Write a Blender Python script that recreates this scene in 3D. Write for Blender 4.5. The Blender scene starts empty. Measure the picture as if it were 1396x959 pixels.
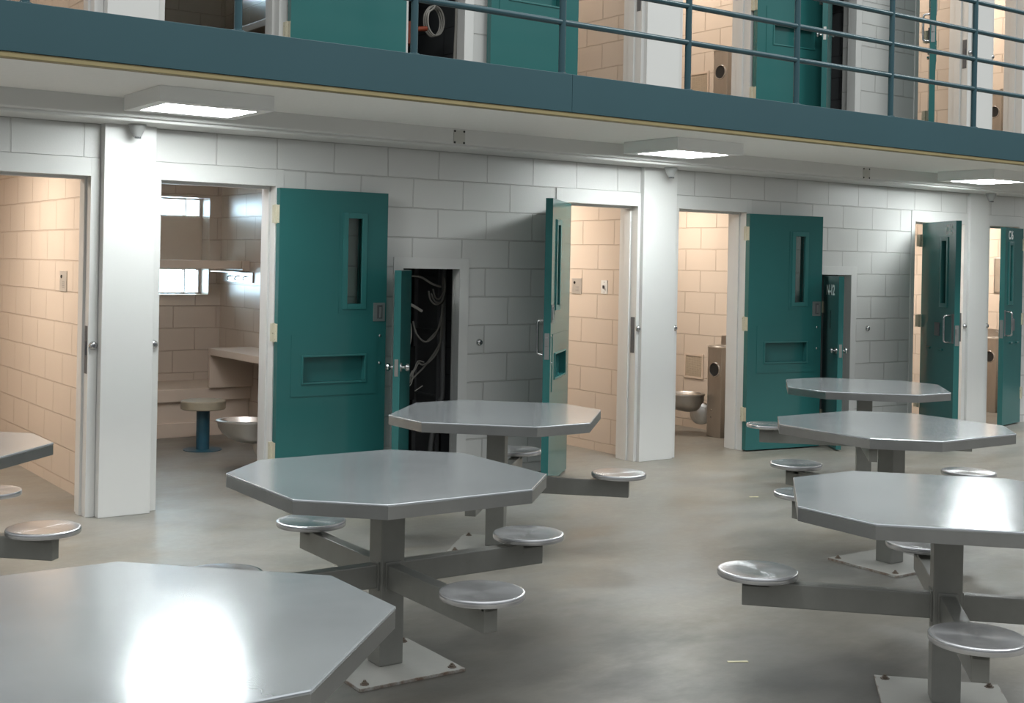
import bpy, bmesh, math, random
from mathutils import Vector, Matrix
random.seed(7)
C = bpy.context.scene.collection
PI = math.pi
R = math.radians

# ------------------------------------------------------------------ helpers
def setp(o, label=None, cat=None, group=None, kind=None):
    if label: o['label'] = label
    if cat: o['category'] = cat
    if group: o['group'] = group
    if kind: o['kind'] = kind
    return o

def mesh_obj(name, bm, mat, parent=None, smooth=False, label=None):
    me = bpy.data.meshes.new(name)
    bmesh.ops.recalc_face_normals(bm, faces=bm.faces)
    bm.to_mesh(me); bm.free()
    me.materials.append(mat)
    if smooth:
        for p in me.polygons: p.use_smooth = True
        me.set_sharp_from_angle(angle=R(38))
    o = bpy.data.objects.new(name, me); C.objects.link(o)
    if parent: o.parent = parent
    if label: o['label'] = label
    return o

def thing(name, label, cat, loc=(0, 0, 0), rz=0, group=None):
    o = bpy.data.objects.new(name, None); C.objects.link(o)
    o.empty_display_size = .1
    o.location = loc; o.rotation_euler = (0, 0, rz)
    return setp(o, label, cat, group)

def single(name, bm, mat, label, cat, group=None, loc=(0, 0, 0), rz=0, smooth=False):
    o = mesh_obj(name, bm, mat, None, smooth)
    o.location = loc; o.rotation_euler = (0, 0, rz)
    return setp(o, label, cat, group)

def struct(name, bm, mat, label=None, cat=None, smooth=False):
    return setp(mesh_obj(name, bm, mat, None, smooth), label, cat, None, 'structure')

def dup(root, loc=None, rz=None, label=None, group=None):
    r = root.copy(); C.objects.link(r)
    if loc is not None: r.location = loc
    if rz is not None: r.rotation_euler = (0, 0, rz)
    if label: r['label'] = label
    if group: r['group'] = group
    for ch in list(root.children):
        c = ch.copy(); C.objects.link(c); c.parent = r
        for g in list(ch.children):
            d = g.copy(); C.objects.link(d); d.parent = c
    return r

def B(): return bmesh.new()

def merge(bm, t):
    me = bpy.data.meshes.new('t'); t.to_mesh(me); t.free(); bm.from_mesh(me); bpy.data.meshes.remove(me)

def box(bm, x0, x1, y0, y1, z0, z1, bev=0, seg=2):
    t = bmesh.new()
    v = [t.verts.new((x, y, z)) for x in (x0, x1) for y in (y0, y1) for z in (z0, z1)]
    for f in ((0, 1, 3, 2), (4, 6, 7, 5), (0, 4, 5, 1), (2, 3, 7, 6), (0, 2, 6, 4), (1, 5, 7, 3)):
        t.faces.new([v[i] for i in f])
    if bev: bmesh.ops.bevel(t, geom=t.edges[:], offset=bev, segments=seg, profile=.6, affect='EDGES')
    merge(bm, t); return bm

def prism(bm, poly, z0, z1, bev=0, seg=2):
    t = bmesh.new()
    a = [t.verts.new((x, y, z0)) for x, y in poly]; b = [t.verts.new((x, y, z1)) for x, y in poly]
    n = len(poly)
    t.faces.new(a[::-1]); t.faces.new(b)
    for i in range(n): t.faces.new((a[i], a[(i + 1) % n], b[(i + 1) % n], b[i]))
    if bev: bmesh.ops.bevel(t, geom=t.edges[:], offset=bev, segments=seg, profile=.6, affect='EDGES')
    merge(bm, t); return bm

def tube(bm, pts, r, seg=10, cap=True):
    pts = [Vector(p) for p in pts]
    rings = []
    n = len(pts)
    tang = []
    for i in range(n):
        d = pts[min(i + 1, n - 1)] - pts[max(i - 1, 0)]
        tang.append(d.normalized())
    up = Vector((0, 0, 1)) if abs(tang[0].z) < .9 else Vector((1, 0, 0))
    nrm = tang[0].cross(up).normalized()
    for i in range(n):
        nrm = (nrm - tang[i] * nrm.dot(tang[i])).normalized()
        b = tang[i].cross(nrm)
        rr = r[i] if isinstance(r, (list, tuple)) else r
        rings.append([bm.verts.new(pts[i] + (nrm * math.cos(2 * PI * k / seg) + b * math.sin(2 * PI * k / seg)) * rr) for k in range(seg)])
    for i in range(n - 1):
        for k in range(seg):
            bm.faces.new((rings[i][k], rings[i][(k + 1) % seg], rings[i + 1][(k + 1) % seg], rings[i + 1][k]))
    if cap: bm.faces.new(rings[0][::-1]); bm.faces.new(rings[-1])
    return bm

def arc(pts, n=8):
    """Catmull-Rom through pts."""
    P = [Vector(p) for p in pts]; out = []
    for i in range(len(P) - 1):
        p0 = P[max(i - 1, 0)]; p1 = P[i]; p2 = P[i + 1]; p3 = P[min(i + 2, len(P) - 1)]
        for k in range(n):
            t = k / n
            out.append(.5 * ((2 * p1) + (-p0 + p2) * t + (2 * p0 - 5 * p1 + 4 * p2 - p3) * t * t + (-p0 + 3 * p1 - 3 * p2 + p3) * t ** 3))
    out.append(P[-1]); return out

def lathe(bm, prof, seg=32, c=(0, 0, 0), M=None):
    """prof: list of (r,z). revolve round z; optional matrix M."""
    rings = []
    for r, z in prof:
        if r < 1e-5: rings.append([bm.verts.new((0, 0, z))])
        else: rings.append([bm.verts.new((r * math.cos(2 * PI * k / seg), r * math.sin(2 * PI * k / seg), z)) for k in range(seg)])
    for a, b in zip(rings, rings[1:]):
        for k in range(seg):
            k2 = (k + 1) % seg
            if len(a) == 1 and len(b) == 1: continue
            if len(a) == 1: bm.faces.new((a[0], b[k2], b[k]))
            elif len(b) == 1: bm.faces.new((a[k], a[k2], b[0]))
            else: bm.faces.new((a[k], a[k2], b[k2], b[k]))
    T = Matrix.Translation(c) @ (M or Matrix.Identity(4))
    vs = [v for r in rings for v in r]
    bmesh.ops.transform(bm, matrix=T, verts=vs)
    return bm

def plate_holes(bm, x0, x1, y0, y1, z0, z1, holes):
    """slab in the xz plane (thickness y0..y1) with rectangular holes (hx0,hx1,hz0,hz1)."""
    zs = sorted({z0, z1} | {min(max(h[i], z0), z1) for h in holes for i in (2, 3)})
    for za, zb in zip(zs, zs[1:]):
        if zb - za < 1e-6: continue
        cut = sorted((h[0], h[1]) for h in holes if h[2] <= za + 1e-6 and h[3] >= zb - 1e-6)
        x = x0
        for a, b in cut:
            if a > x + 1e-6: box(bm, x, min(a, x1), y0, y1, za, zb)
            x = max(x, b)
        if x < x1 - 1e-6: box(bm, x, x1, y0, y1, za, zb)
    return bm

RX90 = Matrix.Rotation(PI / 2, 4, 'X')    # local z -> -y

# ------------------------------------------------------------------ materials
def mat(name):
    m = bpy.data.materials.new(name); m.use_nodes = True
    nt = m.node_tree; nt.nodes.clear()
    out = nt.nodes.new('ShaderNodeOutputMaterial')
    p = nt.nodes.new('ShaderNodeBsdfPrincipled')
    nt.links.new(p.outputs[0], out.inputs[0])
    return m, nt, p

def nd(nt, t, **k):
    n = nt.nodes.new(t)
    for a, b in k.items(): setattr(n, a, b)
    return n

def noise(nt, scale, detail=4, rough=.55, vec=None):
    n = nd(nt, 'ShaderNodeTexNoise'); n.inputs['Scale'].default_value = scale
    n.inputs['Detail'].default_value = detail; n.inputs['Roughness'].default_value = rough
    if vec is not None: nt.links.new(vec, n.inputs['Vector'])
    return n.outputs['Fac']

def ramp(nt, fac, stops):
    r = nd(nt, 'ShaderNodeValToRGB')
    e = r.color_ramp.elements
    while len(e) < len(stops): e.new(.5)
    for i, (p, c) in enumerate(stops):
        e[i].position = p; e[i].color = (*c, 1) if len(c) == 3 else c
    nt.links.new(fac, r.inputs[0]); return r.outputs[0]

def mixc(nt, fac, a, b, blend='MIX'):
    m = nd(nt, 'ShaderNodeMix', data_type='RGBA', blend_type=blend)
    if isinstance(fac, (int, float)): m.inputs[0].default_value = fac
    else: nt.links.new(fac, m.inputs[0])
    for i, v in ((6, a), (7, b)):
        if isinstance(v, (tuple, list)): m.inputs[i].default_value = (*v, 1)
        else: nt.links.new(v, m.inputs[i])
    return m.outputs[2]

def rng(nt, fac, a, b, lo=0, hi=1):
    m = nd(nt, 'ShaderNodeMapRange'); nt.links.new(fac, m.inputs[0])
    m.inputs[1].default_value = lo; m.inputs[2].default_value = hi
    m.inputs[3].default_value = a; m.inputs[4].default_value = b
    return m.outputs[0]

def bump(nt, p, h, strength=.3, dist=.01, prev=None):
    b = nd(nt, 'ShaderNodeBump'); b.inputs['Strength'].default_value = strength; b.inputs['Distance'].default_value = dist
    nt.links.new(h, b.inputs['Height'])
    if prev is not None: nt.links.new(prev, b.inputs['Normal'])
    nt.links.new(b.outputs[0], p.inputs['Normal']); return b.outputs[0]

def pos(nt): return nd(nt, 'ShaderNodeNewGeometry').outputs['Position']
def oco(nt): return nd(nt, 'ShaderNodeTexCoord').outputs['Object']

def paint(name, col, rough=.4, var=.06, nscale=6, orange=.0015, metal=0, chips=None, spec=.5):
    m, nt, p = mat(name)
    v = pos(nt)
    n = noise(nt, nscale, 5, .6, v)
    c = mixc(nt, n, tuple(x * (1 - var) for x in col), tuple(min(1, x * (1 + var)) for x in col))
    if chips:
        ch = ramp(nt, noise(nt, chips[1], 6, .7, v), [(chips[2], (0, 0, 0)), (chips[2] + .03, (1, 1, 1))])
        c = mixc(nt, ch, c, chips[0])
    nt.links.new(c, p.inputs['Base Color'])
    p.inputs['Roughness'].default_value = rough; p.inputs['Metallic'].default_value = metal
    p.inputs['Specular IOR Level'].default_value = spec
    if orange: bump(nt, p, noise(nt, 180, 2, .5, v), .25, orange)
    return m

def block(name, col, joint, rough=.4, zoff=.075, xoff=.346, streak=.06):
    """painted concrete masonry: running bond on whichever vertical plane the face lies in."""
    m, nt, p = mat(name)
    g = nd(nt, 'ShaderNodeNewGeometry')
    sp = nd(nt, 'ShaderNodeSeparateXYZ'); nt.links.new(g.outputs['Position'], sp.inputs[0])
    sn = nd(nt, 'ShaderNodeSeparateXYZ'); nt.links.new(g.outputs['True Normal'], sn.inputs[0])
    ab = nd(nt, 'ShaderNodeMath', operation='ABSOLUTE'); nt.links.new(sn.outputs[0], ab.inputs[0])
    gt = nd(nt, 'ShaderNodeMath', operation='GREATER_THAN'); nt.links.new(ab.outputs[0], gt.inputs[0]); gt.inputs[1].default_value = .5
    mx = nd(nt, 'ShaderNodeMix', data_type='FLOAT'); nt.links.new(gt.outputs[0], mx.inputs[0])
    nt.links.new(sp.outputs[0], mx.inputs[2]); nt.links.new(sp.outputs[1], mx.inputs[3])
    sx = nd(nt, 'ShaderNodeMath', operation='SUBTRACT'); nt.links.new(mx.outputs[0], sx.inputs[0]); sx.inputs[1].default_value = xoff - .4064 * 40
    sz = nd(nt, 'ShaderNodeMath', operation='SUBTRACT'); nt.links.new(sp.outputs[2], sz.inputs[0]); sz.inputs[1].default_value = zoff
    cb = nd(nt, 'ShaderNodeCombineXYZ'); nt.links.new(sx.outputs[0], cb.inputs[0]); nt.links.new(sz.outputs[0], cb.inputs[1])
    # slight waviness of the joints
    nv = nd(nt, 'ShaderNodeTexNoise'); nv.inputs['Scale'].default_value = 9; nt.links.new(g.outputs['Position'], nv.inputs['Vector'])
    ma = nd(nt, 'ShaderNodeVectorMath', operation='MULTIPLY_ADD'); nt.links.new(nv.outputs['Color'], ma.inputs[0])
    ma.inputs[1].default_value = (.006, .006, 0); nt.links.new(cb.outputs[0], ma.inputs[2])
    bt = nd(nt, 'ShaderNodeTexBrick'); nt.links.new(ma.outputs[0], bt.inputs['Vector'])
    bt.offset = .5; bt.offset_frequency = 2; bt.squash = 1
    for k, val in (('Scale', 1), ('Mortar Size', .005), ('Mortar Smooth', .35), ('Brick Width', .4064), ('Row Height', .2032), ('Bias', 0)):
        bt.inputs[k].default_value = val
    bt.inputs['Color1'].default_value = (*[x * .985 for x in col], 1); bt.inputs['Color2'].default_value = (*[x * 1.015 for x in col], 1)
    bt.inputs['Mortar'].default_value = (*joint, 1)
    n = noise(nt, 3.5, 5, .6, g.outputs['Position'])
    c = mixc(nt, rng(nt, n, 0, streak * 2), bt.outputs['Color'], tuple(x * .75 for x in col))
    nt.links.new(c, p.inputs['Base Color']); p.inputs['Roughness'].default_value = rough
    inv = nd(nt, 'ShaderNodeMath', operation='SUBTRACT'); inv.inputs[0].default_value = 1; nt.links.new(bt.outputs['Fac'], inv.inputs[1])
    b1 = bump(nt, p, inv.outputs[0], 1.0, .012)
    bump(nt, p, noise(nt, 70, 4, .65, g.outputs['Position']), .22, .004, b1)
    return m

WHITE = (.64, .635, .615)
M_block = block('painted_block', (.60, .595, .575), (.50, .49, .47), .38)
M_white = paint('white_paint', WHITE, .36, .03, 3, .0008)
M_housing = paint('white_housing_enamel', (.80, .80, .78), .4, .02, 3, 0)
M_frame = paint('frame_paint', (.62, .615, .595), .3, .04, 5, .0008, chips=((.16, .11, .07), 5, .745))
TAN = (.61, .522, .44)
M_tanblock = block('tan_block', TAN, (.54, .45, .37), .27, xoff=.2, streak=.04)
M_tan = paint('tan_paint', (.60, .495, .405), .38, .05, 4, .001)
M_tanceil = paint('cell_ceiling_paint', (.62, .52, .42), .6, .03)
M_soffit = paint('soffit_plaster', (.85, .835, .80), .75, .05, 40, .006)
TEAL = (.024, .122, .118)
M_teal = paint('teal_door_paint', TEAL, .17, .08, 2.5, 0, chips=((.16, .15, .13), 7, .79))
M_tealtrim = paint('teal_moulding_paint', (.024, .135, .13), .3, .06, 3, 0)
M_rail = paint('blue_green_rail_paint', (.024, .064, .078), .24, .08, 4, .0004)
M_fascia = paint('blue_green_fascia_paint', (.021, .066, .080), .45, .10, 1.2, .0008)
M_strip = paint('olive_strip_paint', (.26, .21, .10), .6, .15, 8)
M_black = paint('black_void', (.012, .012, .012), .7, .1)
M_dark = paint('dark_grey_metal', (.09, .09, .095), .5, .15, 8)
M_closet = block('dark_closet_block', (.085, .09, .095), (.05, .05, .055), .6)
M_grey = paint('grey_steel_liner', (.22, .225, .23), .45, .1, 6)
M_cable = paint('pale_cable_jacket', (.42, .40, .36), .5, .1)
M_conduit = paint('pale_conduit', (.34, .345, .34), .4, .1, 10)
M_cabled = paint('dark_cable_jacket', (.12, .11, .10), .5, .1)
M_red = paint('red_valve_paint', (.24, .045, .018), .45, .2, 20)
M_hinge = paint('cream_hinge_paint', (.52, .48, .36), .45, .15, 30, 0, chips=((.10, .06, .03), 60, .62))
M_plateb = paint('beige_grey_plate', (.46, .43, .39), .4, .05, 20, 0, .3)
M_bolt = paint('rusty_bolt', (.14, .11, .085), .55, .3, 60)
M_bluepost = paint('blue_stool_post_paint', (.022, .085, .125), .35, .08)
M_grille = paint('grille_paint', (.50, .42, .32), .5, .1, 30)
M_paper = paint('paper_scrap', (.62, .58, .40), .8, .1, 30)
M_whiteplate = paint('white_plastic', (.66, .66, .64), .35, .03)
M_num = paint('white_stencil_paint', (.80, .83, .82), .5, .08, 60)
M_stoolseat = paint('grey_stool_seat', (.30, .26, .19), .5, .12, 20)

def metal(name, col, r0, r1, nscale=3, stretch=None, bmp=.0):
    m, nt, p = mat(name)
    v = oco(nt)
    if stretch:
        mp = nd(nt, 'ShaderNodeMapping'); mp.inputs['Scale'].default_value = stretch; nt.links.new(v, mp.inputs[0]); vv = mp.outputs[0]
    else: vv = v
    n = noise(nt, nscale, 3, .5, vv)
    nt.links.new(mixc(nt, rng(nt, noise(nt, nscale, 6, .6, vv), 0, 1, .3, .7), tuple(x * .80 for x in col), col), p.inputs['Base Color'])
    nt.links.new(rng(nt, n, r0, r1, .1, .9), p.inputs['Roughness'])
    p.inputs['Metallic'].default_value = 1
    if bmp: bump(nt, p, noise(nt, 2.2, 3, .5, v), .2, bmp)
    return m
M_top = metal('stainless_table_top', (.50, .525, .54), .14, .20, 2.4, None, .010)
_p = [q for q in M_top.node_tree.nodes if q.type == 'BSDF_PRINCIPLED'][0]
_p.inputs['Metallic'].default_value = .66; _p.inputs['Specular IOR Level'].default_value = .3
M_edge_shaded = metal('stainless_edge_shaded', (.40, .405, .40), .285, .38, 3.2)  # darker steel for the table edge: its shade is put into the colour
M_seat = metal('stainless_seat', (.64, .64, .65), .20, .225, 10)
_nt = M_seat.node_tree; _p = [q for q in _nt.nodes if q.type == 'BSDF_PRINCIPLED'][0]
_p.inputs['Anisotropic'].default_value = .85; _p.inputs['Metallic'].default_value = .84
_tg = _nt.nodes.new('ShaderNodeTangent'); _tg.direction_type = 'RADIAL'; _tg.axis = 'Z'
_nt.links.new(_tg.outputs[0], _p.inputs['Tangent'])
M_steel = metal('stainless_fixture', (.55, .53, .50), .285, .38, 6, (1, 1, .3))
M_chrome = metal('worn_chrome', (.62, .62, .62), .15, .265, 30)
M_pull = paint('brushed_pull_metal', (.24, .245, .24), .4, .12, 40, 0, .5)
M_mirror = metal('polished_mirror', (.72, .72, .70), .05, .1, 5)

def pedestal_mat():
    m, nt, p = mat('grey_pedestal_paint')
    v = oco(nt)
    n = noise(nt, 9, 6, .65, v)
    c = mixc(nt, n, (.18, .18, .165), (.25, .25, .23))
    rust = ramp(nt, noise(nt, 16, 8, .72, v), [(.66, (0, 0, 0)), (.74, (1, 1, 1))])
    c = mixc(nt, rng(nt, rust, 0, .55), c, (.12, .08, .05))
    nt.links.new(c, p.inputs['Base Color']); p.inputs['Roughness'].default_value = .38
    p.inputs['Metallic'].default_value = .35
    bump(nt, p, noise(nt, 90, 2, .5, v), .2, .001)
    return m
M_ped = pedestal_mat()

def plate_mat():
    m, nt, p = mat('base_plate_paint')
    v = oco(nt)
    n = noise(nt, 7, 6, .65, v)
    c = mixc(nt, n, (.29, .285, .26), (.37, .365, .335))
    # rust shows along the plate edge
    sp = nd(nt, 'ShaderNodeSeparateXYZ'); nt.links.new(v, sp.inputs[0])
    def ab(o):
        a = nd(nt, 'ShaderNodeMath', operation='ABSOLUTE'); nt.links.new(o, a.inputs[0]); return a.outputs[0]
    mx = nd(nt, 'ShaderNodeMath', operation='MAXIMUM'); nt.links.new(ab(sp.outputs[0]), mx.inputs[0]); nt.links.new(ab(sp.outputs[1]), mx.inputs[1])
    ad = nd(nt, 'ShaderNodeMath', operation='MULTIPLY_ADD'); nt.links.new(noise(nt, 18, 6, .7, v), ad.inputs[0]); ad.inputs[1].default_value = .035; nt.links.new(mx.outputs[0], ad.inputs[2])
    e = rng(nt, ad.outputs[0], 0, .9, .236, .243)
    c = mixc(nt, e, c, (.13, .075, .045))
    nt.links.new(c, p.inputs['Base Color']); p.inputs['Roughness'].default_value = .5
    return m
M_plate = plate_mat()

def floor_mat():
    m, nt, p = mat('sealed_concrete_floor')
    v = pos(nt)
    mp = nd(nt, 'ShaderNodeMapping'); mp.inputs['Scale'].default_value = (.75, 1.3, 1); mp.inputs['Rotation'].default_value = (0, 0, R(-28)); nt.links.new(v, mp.inputs[0])
    big = noise(nt, .9, 5, .6, mp.outputs[0])
    med = noise(nt, 2.6, 5, .6, mp.outputs[0])
    c = mixc(nt, ramp(nt, big, [(.36, (0, 0, 0)), (.64, (1, 1, 1))]), (.195, .178, .146), (.200, .197, .184))
    c = mixc(nt, rng(nt, med, .55, 0, .30, .60), c, (.125, .115, .095))
    c = mixc(nt, rng(nt, noise(nt, 22, 5, .65, v), 0, .22, .45, .7), c, (.30, .28, .235))
    c = mixc(nt, rng(nt, noise(nt, 1.7, 4, .6, mp.outputs[0]), 0, .5, .55, .75), c, (.185, .152, .105))
    sp = nd(nt, 'ShaderNodeSeparateXYZ'); nt.links.new(v, sp.inputs[0])
    # worn dark scuffs where feet rest round each table
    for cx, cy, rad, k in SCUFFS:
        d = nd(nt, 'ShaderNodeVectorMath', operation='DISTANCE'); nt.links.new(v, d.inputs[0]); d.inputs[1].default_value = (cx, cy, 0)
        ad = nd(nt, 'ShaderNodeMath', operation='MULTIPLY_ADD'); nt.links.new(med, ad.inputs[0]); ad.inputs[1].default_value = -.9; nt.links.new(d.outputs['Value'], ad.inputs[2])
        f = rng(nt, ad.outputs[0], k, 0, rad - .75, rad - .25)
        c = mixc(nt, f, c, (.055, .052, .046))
    spk = ramp(nt, noise(nt, 55, 2, .5, v), [(.75, (0, 0, 0)), (.78, (1, 1, 1))])
    c = mixc(nt, rng(nt, spk, 0, .35), c, (.06, .055, .05))
    nt.links.new(c, p.inputs['Base Color'])
    nt.links.new(rng(nt, med, .30, .5, .3, .7), p.inputs['Roughness'])
    p.inputs['Specular IOR Level'].default_value = .5
    bump(nt, p, noise(nt, 40, 4, .6, v), .12, .003)
    return m

def glass_mat():
    m = bpy.data.materials.new('security_glass'); m.use_nodes = True
    nt = m.node_tree; nt.nodes.clear()
    out = nd(nt, 'ShaderNodeOutputMaterial'); mx = nd(nt, 'ShaderNodeMixShader')
    tr = nd(nt, 'ShaderNodeBsdfTransparent'); tr.inputs[0].default_value = (.82, .86, .84, 1)
    gl = nd(nt, 'ShaderNodeBsdfGlossy'); gl.inputs[1].default_value = .06
    fr = nd(nt, 'ShaderNodeFresnel'); fr.inputs[0].default_value = 1.5
    nt.links.new(fr.outputs[0], mx.inputs[0]); nt.links.new(tr.outputs[0], mx.inputs[1]); nt.links.new(gl.outputs[0], mx.inputs[2])
    nt.links.new(mx.outputs[0], out.inputs[0]); return m
M_glass = glass_mat()

def emit(name, col, s):
    m = bpy.data.materials.new(name); m.use_nodes = True
    nt = m.node_tree; nt.nodes.clear()
    out = nd(nt, 'ShaderNodeOutputMaterial'); e = nd(nt, 'ShaderNodeEmission')
    e.inputs[0].default_value = (*col, 1); e.inputs[1].default_value = s
    nt.links.new(e.outputs[0], out.inputs[0]); return m
M_lamp = emit('lit_diffuser', (.93, .995, 1.0), 46)
M_sky = emit('overcast_sky', (.62, .80, 1.0), 26)

# ------------------------------------------------------------------ tables
W_T, L_T, H_T, SR, ST = 1.062, .59, .729, .66, .434
def make_table():
    t = thing('dining_table', '', 'table')
    h, l = W_T / 2, L_T / 2
    poly = [(-l, -h), (l, -h), (h, -l), (h, l), (l, h), (-l, h), (-h, l), (-h, -l)]
    bm = prism(B(), poly, H_T - .010, H_T, .0045, 3)
    mesh_obj('tabletop', bm, M_top, t)
    k = 1 - .0015 / h
    bm = B(); out = [(x * k, y * k) for x, y in poly]; inn = [(x * .985, y * .985) for x, y in poly]
    rings = [[bm.verts.new((x, y, z)) for x, y in p] for p, z in ((inn, H_T - .009), (out, H_T - .009), (out, H_T - .052), (inn, H_T - .052))]
    for r0, r1 in zip(rings, rings[1:] + rings[:1]):
        for q in range(8): bm.faces.new((r0[q], r0[(q + 1) % 8], r1[(q + 1) % 8], r1[q]))
    mesh_obj('shaded_edge', bm, M_edge_shaded, t)  # folded edge of the top sheet, coloured darker to stand for shade
    bm = box(B(), -.05, .05, -.05, .05, .012, H_T - .052, .006)
    box(bm, -.16, .16, -.16, .16, H_T - .062, H_T - .0515)
    mesh_obj('pedestal', bm, M_ped, t)
    bp = mesh_obj('base_plate', box(B(), -.222, .222, -.222, .222, 0, .012, .002), M_plate, t)
    for sx in (-1, 1):
        for sy in (-1, 1):
            bm = lathe(B(), [(0, .012), (.017, .012), (.017, .0145), (.0105, .0145), (.0105, .021), (.006, .0215), (.006, .027), (0, .027)], 8, (sx * .185, sy * .185, 0))
            mesh_obj('anchor_bolt', bm, M_bolt, bp)
    for k in range(4):
        bm = box(B(), .049, SR + .055, -.027, .027, ST - .129, ST - .04, .004)
        box(bm, SR - .045, SR + .055, -.027, .027, ST - .06, ST - .0195, .002)
        box(bm, .0495, .0565, -.034, .034, ST - .138, ST - .03, .002)
        M = Matrix.Rotation(k * PI / 2, 4, 'Z')
        bmesh.ops.transform(bm, matrix=M, verts=bm.verts)
        a = mesh_obj('seat_arm', bm, M_ped, t)
        c = M @ Vector((SR, 0, 0))
        pr = [(0, -.0200), (.132, -.0200), (.139, -.024), (.1440, -.0235), (.1462, -.019), (.1462, -.007), (.1445, -.0025), (.1400, -.0004), (.134, 0), (.07, -.0018), (0, -.0038)]
        st = mesh_obj('seat', lathe(B(), pr, 48), M_seat, a, True); st.location = (c.x, c.y, ST)
    return t

TABLES = [
 (.905, -4.675, 44.3, 'octagonal stainless steel table with glaring lamp reflection, nearest the viewer at bottom left'),
 (2.378, -3.255, -.8, 'octagonal stainless steel table standing before the first flat-open teal cell door, four seats round it'),
 (3.86, -1.85, 45, 'octagonal stainless steel table in front of the open cable closet and edge-on cell door'),
 (3.85, -4.675, 43.3, 'octagonal stainless steel table nearest at the right edge, its top cut by the frame'),
 (5.42, -3.225, -1.0, 'octagonal stainless steel table, middle one of the three lined up at the right'),
 (7.05, -1.74, 43.5, 'octagonal stainless steel table farthest away, in front of closet door N-12'),
 (.93, -1.72, 45, 'octagonal stainless steel table cut by the left edge, beside the leftmost tan cell'),
]
SCUFFS = [(2.95, -3.25, .72, .62), (2.55, -3.62, .62, .55), (3.76, -4.08, .62, .55), (3.60, -4.40, .60, .5), (4.55, -3.75, .60, .45), (5.7, -3.5, .62, .45), (3.0, -2.45, .55, .35), (1.4, -4.2, .6, .35)]
M_floor = floor_mat()
tab0 = make_table()
for i, (x, y, rz, lab) in enumerate(TABLES):
    if i == 0:
        tab0.location = (x, y, 0); tab0.rotation_euler = (0, 0, R(rz)); tab0['label'] = lab; tab0['group'] = 'octagonal steel tables with fixed seats'
    else: dup(tab0, (x, y, 0), R(rz), lab)

# ------------------------------------------------------------------ setting
XL, XR = -3.2, 15.5
DZ = 2.68                      # upper tier floor
SOF = 2.43                     # soffit
YF = -1.46                     # fascia plane
HD = 2.0                       # opening head
struct('floor', box(B(), XL, XR, -13, 4.2, -.2, 0), M_floor, 'grey sealed concrete floor with dark scuffs', 'floor')

# openings: (x0, x1, top) along the front wall
A = (1.443, 2.2175); Bo = (2.6346, 3.385); Co = (5.69, 6.4447); Do = (6.876, 7.651); Eo = (9.90, 10.668); Fo = (11.087, 11.60)
CH1 = (4.334, 4.798); CH2 = (8.56, 9.0)
CHT = 1.487
cells = [A, Bo, Co, Do, Eo, Fo]; chases = [CH1, CH2]
def front_wall(z0, z1, base):
    holes = [(a, b, base, base + HD) for a, b in cells] + [(a - .03, b + .068, base, base + CHT + .03) for a, b in chases]
    return plate_holes(B(), XL, XR, 0, .2, z0, z1, holes)
struct('wall_front', front_wall(0, SOF, 0), M_block, 'white painted block wall with cell doorways, lower tier', 'wall')
M_block2 = block('painted_block_upper', (.60, .595, .575), (.50, .49, .47), .38, zoff=DZ - .13)
struct('wall_front_upper', front_wall(DZ, 5.4, DZ), M_block2, 'white painted block wall with cell doorways, upper tier', 'wall')

def door_frame(n, x0, x1, base, head, face=.052, hface=.104, label='', f1=.205):
    """hollow metal frame wrapping the wall: faces proud of the wall plus jamb returns with a door stop."""
    bm = B()
    f0 = -.008
    box(bm, x0 - face, x0 + .002, f0, .06, base, base + head + hface, .002)
    box(bm, x1 - .002, x1 + face, f0, .06, base, base + head + hface, .002)
    box(bm, x0 - face + .001, x1 + face - .001, f0 + .0005, .06, base + head - .002, base + head + hface - .0005, .002)
    # returns and stop
    for a, b in ((x0 - .03, x0 + .002), (x1 - .002, x1 + .03)):
        box(bm, a, b, .06, f1, base, base + head + .03)
    box(bm, x0, x1, .06, f1, base + head - .002, base + head + .03)
    if f1 > .1:
        box(bm, x0, x0 + .016, .07, .135, base, base + head, .002)
        box(bm, x1 - .016, x1, .07, .135, base, base + head, .002)
        box(bm, x0 + .016, x1 - .016, .07, .135, base + head - .018, base + head, .002)
    return struct('trim_%d' % n, bm, M_frame, label, 'door frame')
names = ['leftmost tan cell', 'first cell with teal door folded flat', 'cell behind edge-on teal door', 'cell with steel toilet unit', 'cell C15', 'cell C16']
n = 1
for base, tier in ((0, 'lower'), (DZ, 'upper')):
    for (a, b), nm in zip(cells, names):
        door_frame(n, a, b, base, HD, label='white metal door frame of the %s, %s tier' % (nm if tier == 'lower' else 'cell above the ' + nm, tier)); n += 1
    for (a, b), nm in zip(chases, ('cable closet', 'closet N-12')):
        door_frame(n, a, b, base, CHT, .075, .075, 'grey metal frame of the %s, %s tier' % (nm if tier == 'lower' else 'closet above the ' + nm, tier), f1=.085); n += 1

# strike plates on the latch jambs
def strike(x, zc, side, lab):
    bm = box(B(), x - .004, x + .004, .006, .05, zc - .14, zc + .14, .001)
    box(bm, x - .006 * side - .003, x - .006 * side + .003, .018, .034, zc - .03, zc + .05)
    single('strike_plate', bm, M_dark, lab, 'strike plate', 'strike plates on door jambs')
strike(A[1] - .001, .98, 1, 'worn dark strike plate on jamb of leftmost tan cell')
strike(Co[1] - .001, .99, 1, 'worn dark strike plate on jamb beside the edge-on teal door')
strike(Co[1] - .001, DZ + .99, 1, 'strike plate on jamb of upper cell above the edge-on door')
strike(Eo[1] - .001, .99, 1, 'strike plate on right jamb of cell C15')
strike(Eo[1] - .001, DZ + .99, 1, 'strike plate on right jamb of upper cell above C15')

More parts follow.
